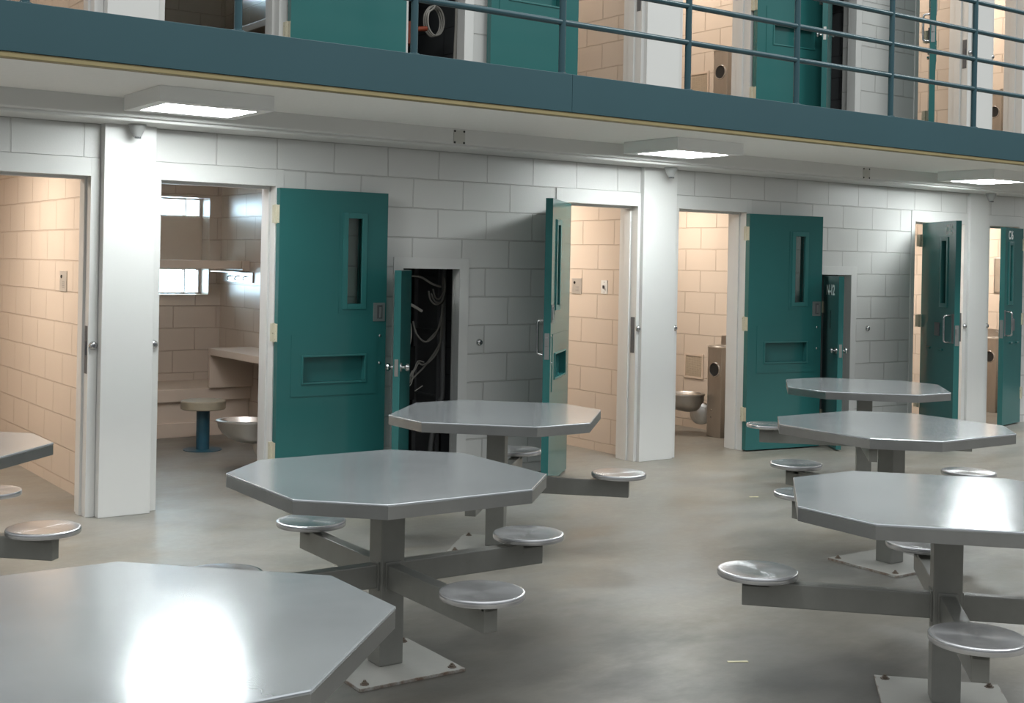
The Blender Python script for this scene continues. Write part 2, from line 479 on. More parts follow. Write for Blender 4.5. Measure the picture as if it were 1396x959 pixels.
# pilasters between paired doors
for i, (x0, x1, d) in enumerate(((2.271, 2.578, .075), (6.47, 6.818, .045), (10.73, 11.03, .03))):
    struct('wall_pilaster_%d' % (i + 1), box(B(), x0, x1, -d, .005, 0, 2.31, .004), M_white,
           'white smooth pilaster between paired cell doorways, %s' % ('beside leftmost cell', 'middle of the wall', 'beside door C15')[i], 'pilaster')
    struct('wall_pilaster_upper_%d' % (i + 1), box(B(), x0, x1, -d, .005, DZ, 5.3, .004), M_white,
           'white smooth pilaster on the upper tier, %s' % ('above leftmost pilaster', 'middle of the wall', 'right end')[i], 'pilaster')

# beam under the walkway, slab, fascia, olive strip
bm = box(B(), XL, XR, -.345, .002, 2.325, SOF + .01, .012, 3)
box(bm, XL, XR, -.30, .002, 2.306, 2.33, .009, 3)
struct('beam_soffit', bm, M_white, 'white beam along top of lower wall under the walkway', 'beam')
struct('ceiling_soffit', box(B(), XL, XR, YF + .01, .25, SOF, DZ - .06), M_soffit, 'white plaster underside of the upper walkway', 'ceiling')
struct('floor_walkway', box(B(), XL, XR, YF + .03, 4.2, DZ - .06, DZ - .001), M_floor, 'concrete deck of the upper walkway', 'floor')
bm = B()
for a, b in ((XL, 4.632), (4.634, XR)):
    box(bm, a, b, YF, YF + .02, 2.452, DZ, .002)
    box(bm, a, b, YF + .001, YF + .075, DZ - .008, DZ + .0005, .001)
    box(bm, a, b, YF + .001, YF + .06, 2.452, 2.46)
struct('trim_fascia', bm, M_fascia, 'blue-green steel fascia along the walkway edge', 'fascia')
struct('trim_fascia_strip', box(B(), XL, XR, YF + .006, YF + .07, SOF - .004, 2.4515, .003), M_strip, 'olive strip under the blue-green fascia', 'trim')

# ------------------------------------------------------------------ cells
def lamp(name, loc, size, col, energy, rot=(0, 0, 0), sy=None):
    d = bpy.data.lights.new(name, 'AREA'); d.energy = energy; d.color = col; d.shape = 'RECTANGLE'
    d.size = size; d.size_y = sy or size
    o = bpy.data.objects.new(name, d); C.objects.link(o); o.location = loc; o.rotation_euler = rot
    return o

def cell(tag, xl, xr, z0, jog=None, jside=1, depth=3.6, window=None, h=2.40):
    """tan room behind a doorway. jog=(x,y): the chase wall narrows the front part."""
    y0 = .2
    if jog is None: poly = [(xl, y0), (xr, y0), (xr, depth), (xl, depth)]
    elif jside > 0: poly = [(xl, y0), (jog[0], y0), (jog[0], jog[1]), (xr, jog[1]), (xr, depth), (xl, depth)]
    else: poly = [(jog[0], y0), (xr, y0), (xr, depth), (xl, depth), (xl, jog[1]), (jog[0], jog[1])]
    t = .06
    k = len(poly)
    for i in range(1, k):
        bm = B()
        (ax, ay), (bx, by) = poly[i], poly[(i + 1) % k]
        # outward offset box for each wall
        if abs(ax - bx) < 1e-6:
            s = 1 if by > ay else -1
            x0, x1 = (ax, ax + t) if s > 0 else (ax - t, ax)
            box(bm, x0, x1, min(ay, by) - (t if False else 0), max(ay, by), z0, z0 + h)
        else:
            s = 1 if bx < ax else -1          # back wall faces -y
            ya, yb = (ay, ay + t) if s > 0 else (ay - t, ay)
            xa, xb = min(ax, bx), max(ax, bx)
            if s > 0 and ay > depth - 1e-6: xa -= t; xb += t
            if window and s > 0 and ay > depth - 1e-6:
                plate_holes(bm, xa, xb, ya, ya + .3, z0, z0 + h, [window])
            else: box(bm, xa, xb, ya, yb, z0, z0 + h)
        side = ('right' if s > 0 else 'left') if abs(ax - bx) < 1e-6 else ('back' if ay > depth - 1e-6 else 'return')
        struct('wall_%s_cell_%s' % (side, tag), bm, M_tanblock if z0 == 0 else M_tanblock2, 'tan painted block %s wall of cell, %s on its tier' % (side, tag.split('_')[1]), 'wall')
    struct('ceiling_cell_%s' % tag, box(B(), min(p[0] for p in poly) - .06, max(p[0] for p in poly) + .06, .2, depth + .1, z0 + h, z0 + h + .03), M_tanceil, 'painted ceiling of cell %s' % tag.replace('_', ' '), 'ceiling')
M_tanblock2 = block('tan_block_upper', TAN, (.54, .45, .37), .27, zoff=DZ - .13, xoff=.2, streak=.04)
WIN = (3.25, 4.385, 1.19, 2.075)
for z0, t in ((0, 'lower'), (DZ, 'upper')):
    cell('%s_first' % t, .2, 2.357, z0)
    cell('%s_second' % t, 2.51, 4.5, z0, (4.045, 1.5), 1, window=(WIN[0], WIN[1], z0 + WIN[2] + (.09 if z0 else 0), z0 + WIN[3] + (.09 if z0 else 0)))
    cell('%s_third' % t, 4.64, 6.55, z0, (5.26, 1.5), -1)
    cell('%s_fourth' % t, 6.70, 8.72, z0, (8.305, 1.6), 1)
    cell('%s_fifth' % t, 8.86, 10.76, z0, (9.36, 1.5), -1)
    cell('%s_sixth' % t, 10.92, 12.9, z0, (12.48, 1.6), 1)

# windows of the second cells: two glazed slots with a solid panel between
def window(nn, z0, lab):
    x0, x1 = WIN[0], WIN[1]; y = 3.6
    w = setp(bpy.data.objects.new('window_%d' % nn, None), lab, 'window', None, 'structure'); C.objects.link(w); w.location = (0, 0, z0)
    bm = box(B(), x0 + .001, x1 - .001, y + .17, y + .29, 1.425, 1.905, .004)
    mesh_obj('window_panel', bm, M_tan, w)
    bm = B()
    for a, b in ((1.905, 2.074), (1.191, 1.425)):
        for q in (x0 + .002, x1 - .022): box(bm, q, q + .02, y + .2, y + .26, a, b)
        box(bm, x0 + .02, x1 - .02, y + .2, y + .26, a, a + .012); box(bm, x0 + .02, x1 - .02, y + .2, y + .26, b - .012, b)
        box(bm, 4.225, 4.235, y + .19, y + .27, a, b)
    mesh_obj('window_frame', bm, M_tan, w)
    for a, b in ((1.905, 2.074), (1.191, 1.425)):
        mesh_obj('pane', box(B(), x0 + .02, x1 - .02, y + .226, y + .234, a + .01, b - .01), M_glass, w)
window(1, 0, 'two bright horizontal glazed slots in back wall of second cell')
window(2, DZ + .09, 'glazed slots in back wall of upper second cell')
for z0, nm in ((0, 'sky_lower'), (DZ, 'sky_upper')):
    setp(single(nm.replace('_lower', '').replace('_upper', ''), box(B(), 2.6, 5.2, 4.45, 4.46, z0 + .6, z0 + 2.62), M_sky, 'bright overcast sky seen through the cell window', 'sky', 'sky outside the cell windows'), kind='structure')

# ------------------------------------------------------------------ utility closets
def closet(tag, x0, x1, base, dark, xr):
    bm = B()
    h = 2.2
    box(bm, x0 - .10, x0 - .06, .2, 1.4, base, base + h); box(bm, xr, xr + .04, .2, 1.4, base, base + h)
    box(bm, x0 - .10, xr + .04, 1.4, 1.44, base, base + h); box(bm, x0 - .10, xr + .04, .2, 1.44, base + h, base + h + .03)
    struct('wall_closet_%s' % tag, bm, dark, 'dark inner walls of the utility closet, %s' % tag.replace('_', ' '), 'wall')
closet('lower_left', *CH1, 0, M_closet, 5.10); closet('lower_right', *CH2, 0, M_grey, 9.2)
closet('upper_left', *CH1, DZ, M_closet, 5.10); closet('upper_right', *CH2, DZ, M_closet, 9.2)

def cab(pts, r, m, lab, grp, name='cable'):
    single(name, tube(B(), arc(pts, 7), r, 8), m, lab, 'cable', grp, smooth=True)
G1 = 'loose cables in the open cable closet'
L1 = 'loose cable hanging among others inside the dark open cable closet'
CABLES = [
 (.008, 0, [(4.60, .40, 1.425), (4.718, .41, 1.424), (4.829, .42, 1.373), (4.914, .43, 1.35)]),
 (.007, 0, [(4.962, .46, 1.413), (4.97, .46, 1.334), (4.947, .46, 1.246), (4.892, .46, 1.219), (4.844, .46, 1.254), (4.828, .46, 1.317)]),
 (.006, 0, [(4.981, .475, 1.397), (4.977, .475, 1.301), (4.941, .475, 1.234), (4.89, .475, 1.245), (4.859, .475, 1.301)]),
 (.006, 0, [(4.983, .49, 1.421), (4.98, .49, 1.332), (4.944, .49, 1.26), (4.906, .49, 1.268), (4.882, .49, 1.332)]),
 (.006, 1, [(5.0, .505, 1.38), (4.995, .505, 1.267), (4.962, .505, 1.216), (4.91, .505, 1.227), (4.87, .505, 1.283)]),
 (.007, 0, [(4.99, .52, 1.428), (4.985, .52, 1.154), (4.93, .52, .993), (4.845, .52, .939), (4.77, .52, .996), (4.735, .52, 1.092)]),
 (.006, 0, [(5.0, .535, 1.38), (5.0, .535, 1.12), (4.955, .535, 1.024), (4.87, .535, .945)]),
 (.007, 0, [(5.01, .55, 1.249), (5.0, .55, 1.038), (4.985, .55, .892), (4.915, .55, .797), (4.845, .55, .767), (4.81, .55, .784)]),
 (.007, 0, [(5.02, .565, 1.199), (5.022, .565, 1.053), (5.0, .565, .923), (4.88, .565, .764), (4.775, .565, .671), (4.69, .565, .579)]),
 (.006, 0, [(4.66, .43, 1.083), (4.67, .43, 1.004), (4.65, .43, .911), (4.61, .43, .873)]),
 (.006, 1, [(5.03, .58, 1.427), (5.03, .58, 1.182), (5.01, .58, 1.036), (4.95, .58, .955)]),
]
for r_, dk_, pts_ in CABLES: cab(pts_, r_, M_cabled if dk_ else M_cable, L1, G1)
cab([(4.52, .34, 1.24), (4.60, .34, 1.225), (4.70, .34, 1.175)], .011, M_cable, 'thick pale cable end poking out at mid-height of the cable closet', None)
for pts_ in ([(4.565, .38, .621), (4.63, .38, .696), (4.67, .38, .756), (4.70, .38, .81), (4.75, .38, .801)], [(4.57, .37, .592), (4.64, .37, .65), (4.655, .37, .728)], [(4.665, .36, .596), (4.73, .36, .632)],
             [(4.58, .35, .608), (4.58, .35, .453)], [(4.56, .39, .637), (4.61, .39, .666), (4.66, .39, .742)], [(4.60, .40, .60), (4.66, .40, .70), (4.72, .40, .80)]):
    cab(pts_, .004, M_cable, 'short frayed wire in a tangle low in the cable closet', 'frayed wires low in the closet')
single('conduit', tube(B(), arc([(4.955, .615, 0), (4.975, .615, .2), (5.035, .615, .46), (5.062, .615, .54), (5.06, .615, .93), (5.052, .615, 2.1)], 6), .020, 12), M_conduit, 'pale vertical conduit bending near the floor inside the cable closet', 'pipe', smooth=True)
bm = box(B(), 4.66, 4.82, .62, .80, .50, .90, .004); box(bm, 4.675, 4.805, .612, .62, .52, .88, .002)
box(bm, 4.70, 4.74, .60, .62, .70, .74)
single('junction_box', bm, M_black, 'black equipment box among cables in the closet', 'box')
t = thing('cable_tray', 'grey steel channel standing at right side inside the cable closet', 'channel', (5.088, .86, 0))
bm = box(B(), -.008, .008, -.18, .18, 0, 2.1); box(bm, -.04, .008, -.18, -.165, 0, 2.1); box(bm, -.04, .008, .165, .18, 0, 2.1)
mesh_obj('channel', bm, M_grey, t)
for z in (.5, 1.0, 1.4): mesh_obj('bracket', box(B(), -.04, -.008, -.165, .165, z, z + .015), M_grey, t)
# upper closet contents
cab([(4.86, .38, DZ + .95)] + [(4.81 + .075 * math.cos(q * .9), .38 + .004 * q, DZ + .62 + .11 * math.sin(q * .9)) for q in range(2, 24)], .0065, M_cable, 'coil of pale cable hanging in the upper cable closet', None, 'cable_coil')
for i in range(5):
    cab([(4.60 + .02 * i, .46 + .012 * i, DZ + 1.0), (4.62 + .03 * i, .46 + .012 * i, DZ + .86 + .02 * i), (4.52, .46 + .012 * i, DZ + .66 + .03 * i)], .005, M_cable, 'loose pale cable beside the coil in the upper closet', 'cables in the upper closet')
bm = tube(B(), [(4.60, .42, DZ + .42), (4.60, .42, DZ + .58)], .06, 14); tube(bm, [(4.58, .35, DZ + .52), (4.70, .35, DZ + .54)], .018, 10)
single('shutoff_valve', bm, M_red, 'rusty red valve low in the upper cable closet', 'valve', smooth=True)
single('conduit', tube(B(), [(4.93, .34, DZ), (4.95, .34, DZ + .6), (4.955, .34, DZ + 2.0)], .014, 10), M_cable, 'pale conduit in the upper closet beside the cable coil', 'pipe', smooth=True)
for i in range(6):
    cab([(8.66 + .03 * i, .42, DZ + 1.4), (8.64 + .035 * i, .40, DZ + 1.0), (8.69 + .02 * i, .42, DZ + .8 - .04 * i), (8.63 + .03 * i, .43, DZ + .9)], .006, M_cabled, 'dark cable bundled in the upper right closet', 'cables in the upper right closet')

# ------------------------------------------------------------------ doors
LW, LH, LT = .785, 1.985, .05
def text(parent, s, size, loc, rot, sx=.75):
    cu = bpy.data.curves.new('door_number', 'FONT'); cu.body = s; cu.size = size; cu.extrude = .0006; cu.offset = .0022
    o = bpy.data.objects.new('door_number', cu); C.objects.link(o)
    cu.materials.append(M_num); o.parent = parent; o.location = loc; o.rotation_euler = rot; o.scale = (sx, 1, 1)
    o['label'] = 'white stencilled number ' + s
    return o

door_no = [0]
def cell_door(side, org, ang, z0, label, number=None, w=LW):
    """side=+1: hinged at left, leaf runs +x when shut; side=-1: hinged at right. ang = opening angle."""
    door_no[0] += 1
    s = side
    V = (.479, .600, 1.24, 1.817); S = (.18, .625, .742, .905)
    if w < LW: V = tuple(v * w / LW if i < 2 else v for i, v in enumerate(V)); S = tuple(v * w / LW if i < 2 else v for i, v in enumerate(S))
    X = lambda a, b: (min(s * a, s * b), max(s * a, s * b))
    vh = (*X(V[0], V[1]), V[2], V[3]); sh = (*X(S[0], S[1]), S[2], S[3])
    bm = B()
    plate_holes(bm, *X(0, w), 0, .008, .012, LH, [vh])
    plate_holes(bm, *X(0, w), .008, LT, .012, LH, [vh, sh])
    d = mesh_obj('door_%d' % door_no[0], bm, M_teal)
    setp(d, label, 'door', None, 'structure')
    d.location = (org[0], org[1], z0); rz = -R(ang) if s > 0 else R(ang); d.rotation_euler = (0, 0, rz)
    # vision panel mouldings on both faces
    for y0, y1 in ((-.009, .004), (LT - .004, LT + .009)):
        bm = B()
        for (u0, u1, a, b) in ((V[0] - .028, V[0] + .008, V[2] - .028, V[3] + .028), (V[1] - .008, V[1] + .028, V[2] - .028, V[3] + .028),
                               (V[0] + .008, V[1] - .008, V[2] - .028, V[2] + .008), (V[0] + .008, V[1] - .008, V[3] - .008, V[3] + .028)):
            box(bm, *X(u0, u1), y0, y1, a, b, .002)
        mesh_obj('vision_frame', bm, M_tealtrim, d)
    mesh_obj('vision_glass', box(B(), *X(V[0], V[1]), .021, .029, V[2], V[3]), M_glass, d)
    # backing plate round the vision panel (inner)
    bm = plate_holes(B(), *X(V[0] - .054, V[1] + .053), LT, LT + .003, V[2] - .056, V[3] + .03, [(*X(V[0] - .02, V[1] + .02), V[2] - .02, V[3] + .02)])
    mesh_obj('vision_plate', bm, M_teal, d)
    # food slot plate (inner)
    k = w / LW
    bm = plate_holes(B(), *X(.095 * k, .715 * k), LT, LT + .004, .653, 1.05, [sh])
    mesh_obj('slot_plate', bm, M_teal, d)
    bm = B()
    for (u0, u1, a, b) in ((S[0] - .012, S[0], S[2] - .012, S[3] + .012), (S[1], S[1] + .012, S[2] - .012, S[3] + .012), (S[0], S[1], S[2] - .012, S[2]), (S[0], S[1], S[3], S[3] + .012)):
        box(bm, *X(u0, u1), LT + .0041, LT + .010, a, b, .002)
    mesh_obj('slot_lip', bm, M_tealtrim, d)
    # flush pull (inner)
    u0, u1 = .685 * k, .772 * k
    q = (*X(u0 + .028, u1 - .02), 1.148, 1.238)
    fp = mesh_obj('flush_pull', plate_holes(B(), *X(u0, u1), LT, LT + .005, 1.131, 1.254, [q]), M_pull, d)
    bm = box(B(), *X(u0 + .029, u1 - .021), LT, LT + .0015, 1.149, 1.237); mesh_obj('pull_recess', bm, M_dark, fp)
    box_b = box(B(), *X(u0 + .046, u1 - .026), LT + .0016, LT + .009, 1.155, 1.225, .002); mesh_obj('pull_lip', box_b, M_pull, fp)
    for z in (1.034, .852):
        mesh_obj('screw', lathe(B(), [(0, .004), (.007, .003), (.010, 0)], 10, (s * .742 * k, LT, z), Matrix.Rotation(-PI / 2, 4, 'X')), M_chrome, d, True)
    # outer face: pull handle, lock plate, slot hardware
    hu = .70 * k
    hp = arc([(s * hu, .002, .905), (s * hu, -.05, .912), (s * hu, -.058, .95), (s * hu, -.058, 1.05), (s * hu, -.058, 1.10), (s * hu, -.05, 1.138), (s * hu, .002, 1.145)], 5)
    mesh_obj('door_handle', tube(B(), hp, .0095, 10), M_chrome, d, True)
    bm = box(B(), *X(.735 * k, .783 * k), -.004, 0, .90, 1.16, .001); mesh_obj('lock_plate', bm, M_dark, d)
    bm = box(B(), *X(w, w + .003), .008, LT - .008, .88, 1.06, .001); box(bm, *X(w + .003, w + .010), .014, .034, .97, 1.03, .003)
    box(bm, *X(w + .002, w + .004), .016, .032, .90, .93)
    mesh_obj('edge_lock', bm, M_pull, d)
    bm = box(B(), *X(.36 * k, .46 * k), -.012, 0, .95, 1.07, .004); mesh_obj('slot_lock', bm, M_dark, d)
    for uu in (.22, .50):
        mesh_obj('slot_hinge', tube(B(), [(s * (uu - .04) * k, -.008, .83), (s * (uu + .04) * k, -.008, .83)], .010, 8), M_teal, d, True)
    # hinges: knuckle at pivot, leaf plates to jamb
    inv = Matrix.Rotation(-rz, 4, 'Z')
    for z in (1.82, 1.065, .31):
        bm = B()
        box(bm, min(0, -s * .032), max(0, -s * .032), min(-org[1] - .016, .0), -org[1] - .009, z - .057, z + .057, .001)
        bmesh.ops.transform(bm, matrix=inv, verts=bm.verts)
        tube(bm, [(0, 0, z - .06), (0, 0, z + .06)], .014, 12)
        box(bm, *X(-.003, 0), .003, LT - .003, z - .057, z + .057, .0008)
        b2 = box(B(), -.016, .016, -.004, max(.002, -org[1] - .012), z - .057, z + .057, .001)
        bmesh.ops.transform(b2, matrix=inv, verts=b2.verts); merge(bm, b2)
        mesh_obj('door_hinge', bm, M_hinge, d)
    if number:
        u = .70 if s > 0 else -(w - .05)
        text(d, number, .118, ((u - .14) if s > 0 else u + .03, -.0008, 1.870), (PI / 2, 0, 0), .82 if w == LW else .58)
    return d

cell_door(-1, (3.375, -.04), 180, 0, 'teal steel cell door folded flat against wall beside the first cell')
cell_door(1, (5.70, -.03), 137.2, 0, 'teal cell door standing edge-on to the viewer, handle on its left')
cell_door(-1, (7.627, -.022), 171.7, 0, 'teal steel cell door folded back beside the cell with steel toilet unit')
cell_door(1, (9.954, -.05), 122.7, 0, 'dark teal cell door numbered C15 swung out from wall', 'C15')
cell_door(-1, (11.62, -.04), 12, 0, 'teal cell door numbered C16 standing ajar at right edge', 'C16', .47)
cell_door(-1, (3.425, -.045), 178, DZ, 'glossy teal upper-tier cell door folded flat, its base left of the first closet', None, .83)
cell_door(1, (5.745, -.045), 180, DZ, 'teal upper-tier cell door folded flat right of the cable coil')
cell_door(-1, (7.66, -.03), 174, DZ, 'teal upper-tier cell door folded back left of the upper right closet')
cell_door(1, (9.99, -.05), 143, DZ, 'teal upper-tier cell door standing edge-on behind the railing')

def closet_door(org, ang, z0, label, number=None, w=.465, h=1.475):
    door_no[0] += 1
    d = mesh_obj('door_%d' % door_no[0], box(B(), 0, w, 0, .044, .012, h, .002), M_teal)
    setp(d, label, 'door', None, 'structure')
    d.location = (org[0], org[1], z0); d.rotation_euler = (0, 0, -R(ang))
    for y, sg in ((0, -1), (.044, 1)):
        M = Matrix.Rotation(PI / 2 if sg < 0 else -PI / 2, 4, 'X')
        mesh_obj('door_knob', lathe(B(), [(0, .055), (.016, .054), (.025, .046), (.026, .036), (.019, .028), (.010, .022), (.010, .006), (.030, .005), (.031, 0)], 18, (w - .06, y, .845), M), M_chrome, d, True)
    mesh_obj('latch_plate', box(B(), w, w + .003, .01, .034, .79, .90, .001), M_steel, d)
    mesh_obj('grille_slot', box(B(), .22, .232, -.002, 0, 1.02, 1.18), M_black, d)
    for z in (.25, 1.2):
        mesh_obj('door_hinge', tube(B(), [(-.004, -.004, z - .05), (-.004, -.004, z + .05)], .011, 10), M_hinge, d, True)
    if number: text(d, number, .125, (w - .37, -.0008, 1.315), (PI / 2, 0, 0), .95)
    return d
closet_door((4.338, -.03), 129, 0, 'narrow teal closet door standing edge-on at the open cable closet')
closet_door((8.60, -.03), 123.7, 0, 'narrow teal closet door numbered N-12, open beside the folded cell door', 'N-12')
closet_door((8.575, -.03), 144, DZ, 'narrow teal upper closet door with chrome knob, edge-on behind railing')

# ------------------------------------------------------------------ railing
t = thing('railing', 'blue-green steel pipe railing along the upper walkway edge', 'railing', (0, YF + .038, DZ))
PX = [1.477 + 1.0335 * k for k in range(-2, 11)]
for x in PX:
    bm = tube(B(), [(x, 0, .0), (x, 0, 1.06)], .021, 14)
    p = mesh_obj('post', bm, M_rail, t, True)
    mesh_obj('post_collar', lathe(B(), [(.021, 0), (.034, 0), (.034, .004), (.024, .010), (.021, .010)], 16, (x, 0, .0008)), M_rail, p, True)
for z in (.312, .548, .770, 1.003):
    mesh_obj('rail', tube(B(), [(PX[0], 0, z), (PX[-1], 0, z)], .0185, 14), M_rail, t, True)

# ------------------------------------------------------------------ soffit lights, sprinklers, cover plates
def ceiling_light():
    t = thing('ceiling_light', '', 'light')
    hx, hy = .322, .285
    z = -.085
    bm = B(); box(bm, -hx, hx, -hy, hy, z + .008, 0, .004)
    # bottom flange frame round diffuser
    px, py = .257, .203
    for a, b, c, d in ((-hx, -px, -hy, hy), (px, hx, -hy, hy), (-px, px, -hy, -py), (-px, px, py, hy)):
        box(bm, a, b, c, d, z, z + .0085, .0015)
    mesh_obj('housing', bm, M_housing, t)
    mesh_obj('diffuser', box(B(), -px, px, -py, py, z + .002, z + .0078), M_lamp, t)
    return t
cl = ceiling_light()
for i, (x, lab) in enumerate(((2.578, 'square surface ceiling light lit white above the first pilaster and cell'), (6.23, 'square lit ceiling light under walkway above the edge-on door'),
                              (9.935, 'square lit ceiling light under walkway above door C15'), (-1.1, 'square lit ceiling light under the walkway beyond the left edge'), (13.6, 'square lit ceiling light under the walkway beyond the right edge'))):
    if i == 0: cl.location = (x, -.735, SOF); cl['label'] = lab; cl['group'] = 'square lights under the walkway'
    else: dup(cl, (x, -.735, SOF), 0, lab)

def sprinkler():
    t = thing('sprinkler', '', 'sprinkler')
    mesh_obj('body', lathe(B(), [(0, 0), (.052, 0), (.050, -.012), (.043, -.03), (.028, -.062), (.022, -.075), (0, -.077)], 24), M_grille_g, t, True)
    bm = B()
    for k in range(3):
        box(bm, -.02 + .014 * k, -.012 + .014 * k, -.022, -.016, -.086, -.074, .001)
    lathe(bm, [(0, -.074), (.015, -.075), (.015, -.083), (0, -.083)], 12)
    mesh_obj('nozzle', bm, M_dark, t)
    return t
M_grille_g = paint('dull_grey_plastic', (.30, .30, .29), .4, .08, 20)
sp = sprinkler()
for i, (x, lab) in enumerate(((2.435, 'small grey cone fixture under beam at the first pilaster'), (6.65, 'small grey cone fixture under beam at the middle pilaster'), (10.88, 'small grey cone fixture under beam at pilaster beside door C15'))):
    if i == 0: sp.location = (x, -.15, 2.307); sp['label'] = lab; sp['group'] = 'cone fixtures under the beam'
    else: dup(sp, (x, -.15, 2.307), 0, lab)
M_cover = paint('cover_plate_paint', (.50, .49, .45), .45, .1, 20)
def cover_plate():
    t = thing('cover_plate', '', 'cover plate')
    mesh_obj('plate', box(B(), -.045, .045, -.006, 0, -.045, .045, .0015), M_cover, t)
    for a in (-1, 1):
        for b in (-1, 1):
            mesh_obj('screw', lathe(B(), [(0, .003), (.006, .002), (.008, 0)], 10, (a * .037, -.006, b * .038), RX90), M_black, t, True)
    return t
cp = cover_plate()
cp.location = (4.549, -.344, 2.375); cp['label'] = 'square cover plate with four screws on beam above the cable closet'; cp['group'] = 'cover plates on the beam'
dup(cp, (8.755, -.344, 2.372), 0, 'square cover plate with four screws on beam above closet N-12')

# wall bumpers (round steel key cylinders) on frames and wall
def bumper():
    t = thing('lock_cylinder', '', 'lock')
    mesh_obj('escutcheon', lathe(B(), [(0, .022), (.012, .022), (.019, .018), (.025, .006), (.026, 0)], 24, (0, 0, 0), RX90), M_chrome, t, True)
    bm = lathe(B(), [(0, .0245), (.009, .0245), (.010, .020)], 16, (0, 0, 0), RX90); box(bm, -.0015, .0015, -.0255, -.0243, -.006, .006)
    mesh_obj('key_slot', bm, M_dark, t, True)
    return t
bu = bumper()
BUM = [(2.245, -.0075, 1.005, 'round steel lock cylinder on right frame of leftmost tan cell'), (2.606, -.0075, 1.005, 'round steel lock cylinder on left frame of first cell'),
       (4.975, 0, .965, 'round steel lock cylinder on block wall right of cable closet'), (6.468, -.0075, 1.04, 'round steel lock cylinder on frame left of middle pilaster'),
       (6.85, -.0075, 1.04, 'round steel lock cylinder on frame right of middle pilaster'), (9.24, 0, 1.0, 'round steel lock cylinder on block wall right of closet N-12'),
       (10.695, -.0075, 1.0, 'round steel lock cylinder on frame right of door C15'), (11.06, -.0075, 1.0, 'round steel lock cylinder on frame left of door C16'),
       (10.695, -.0075, DZ + 1.0, 'round steel lock cylinder on upper frame left of right-end pilaster'), (11.06, -.0075, DZ + 1.0, 'round steel lock cylinder on upper frame right of right-end pilaster')]
for i, (x, y, z, lab) in enumerate(BUM):
    if i == 0: bu.location = (x, y, z); bu['label'] = lab; bu['group'] = 'lock cylinders along the wall'
    else: dup(bu, (x, y, z), 0, lab)

# ------------------------------------------------------------------ cell furnishings
def wallplate(loc, w, h, lab, kind):
    """plate on a wall facing -x; local x is along world -y."""
    t = thing('intercom_plate' if kind == 'intercom' else 'light_switch', lab, 'wall plate', loc, -PI / 2)
    mesh_obj('plate', box(B(), -w / 2, w / 2, -.008, 0, -h / 2, h / 2, .002), M_plateb if kind == 'intercom' else M_whiteplate, t)
    if kind == 'intercom':
        mesh_obj('button', lathe(B(), [(0, .006), (.010, .005), (.012, 0)], 16, (-w * .2, -.008, h * .22), RX90), M_black, t, True)
        bm = B()
        for a in range(4):
            for b in range(4): box(bm, -w * .05 + a * .012 - .002, -w * .05 + a * .012 + .002, -.0088, -.008, -h * .32 + b * .012, -h * .32 + b * .012 + .004)
        mesh_obj('speaker_holes', bm, M_dark, t)
    else:
        mesh_obj('toggle', box(B(), -.006, .006, -.022, -.008, -.012, .014, .002), M_dark, t)
        for z in (-.04, .04): mesh_obj('screw', lathe(B(), [(0, .002), (.004, 0)], 8, (0, -.008, z), RX90), M_dark, t, True)
    return t
wallplate((2.359, 1.01, 1.36), .155, .135, 'steel intercom plate on tan wall of leftmost cell', 'intercom')
wallplate((6.552, .876, 1.352), .13, .133, 'steel intercom plate on tan wall beyond the edge-on door', 'intercom')
wallplate((6.552, .512, 1.352), .078, .112, 'light switch plate on tan wall, near right jamb of third cell', 'switch')

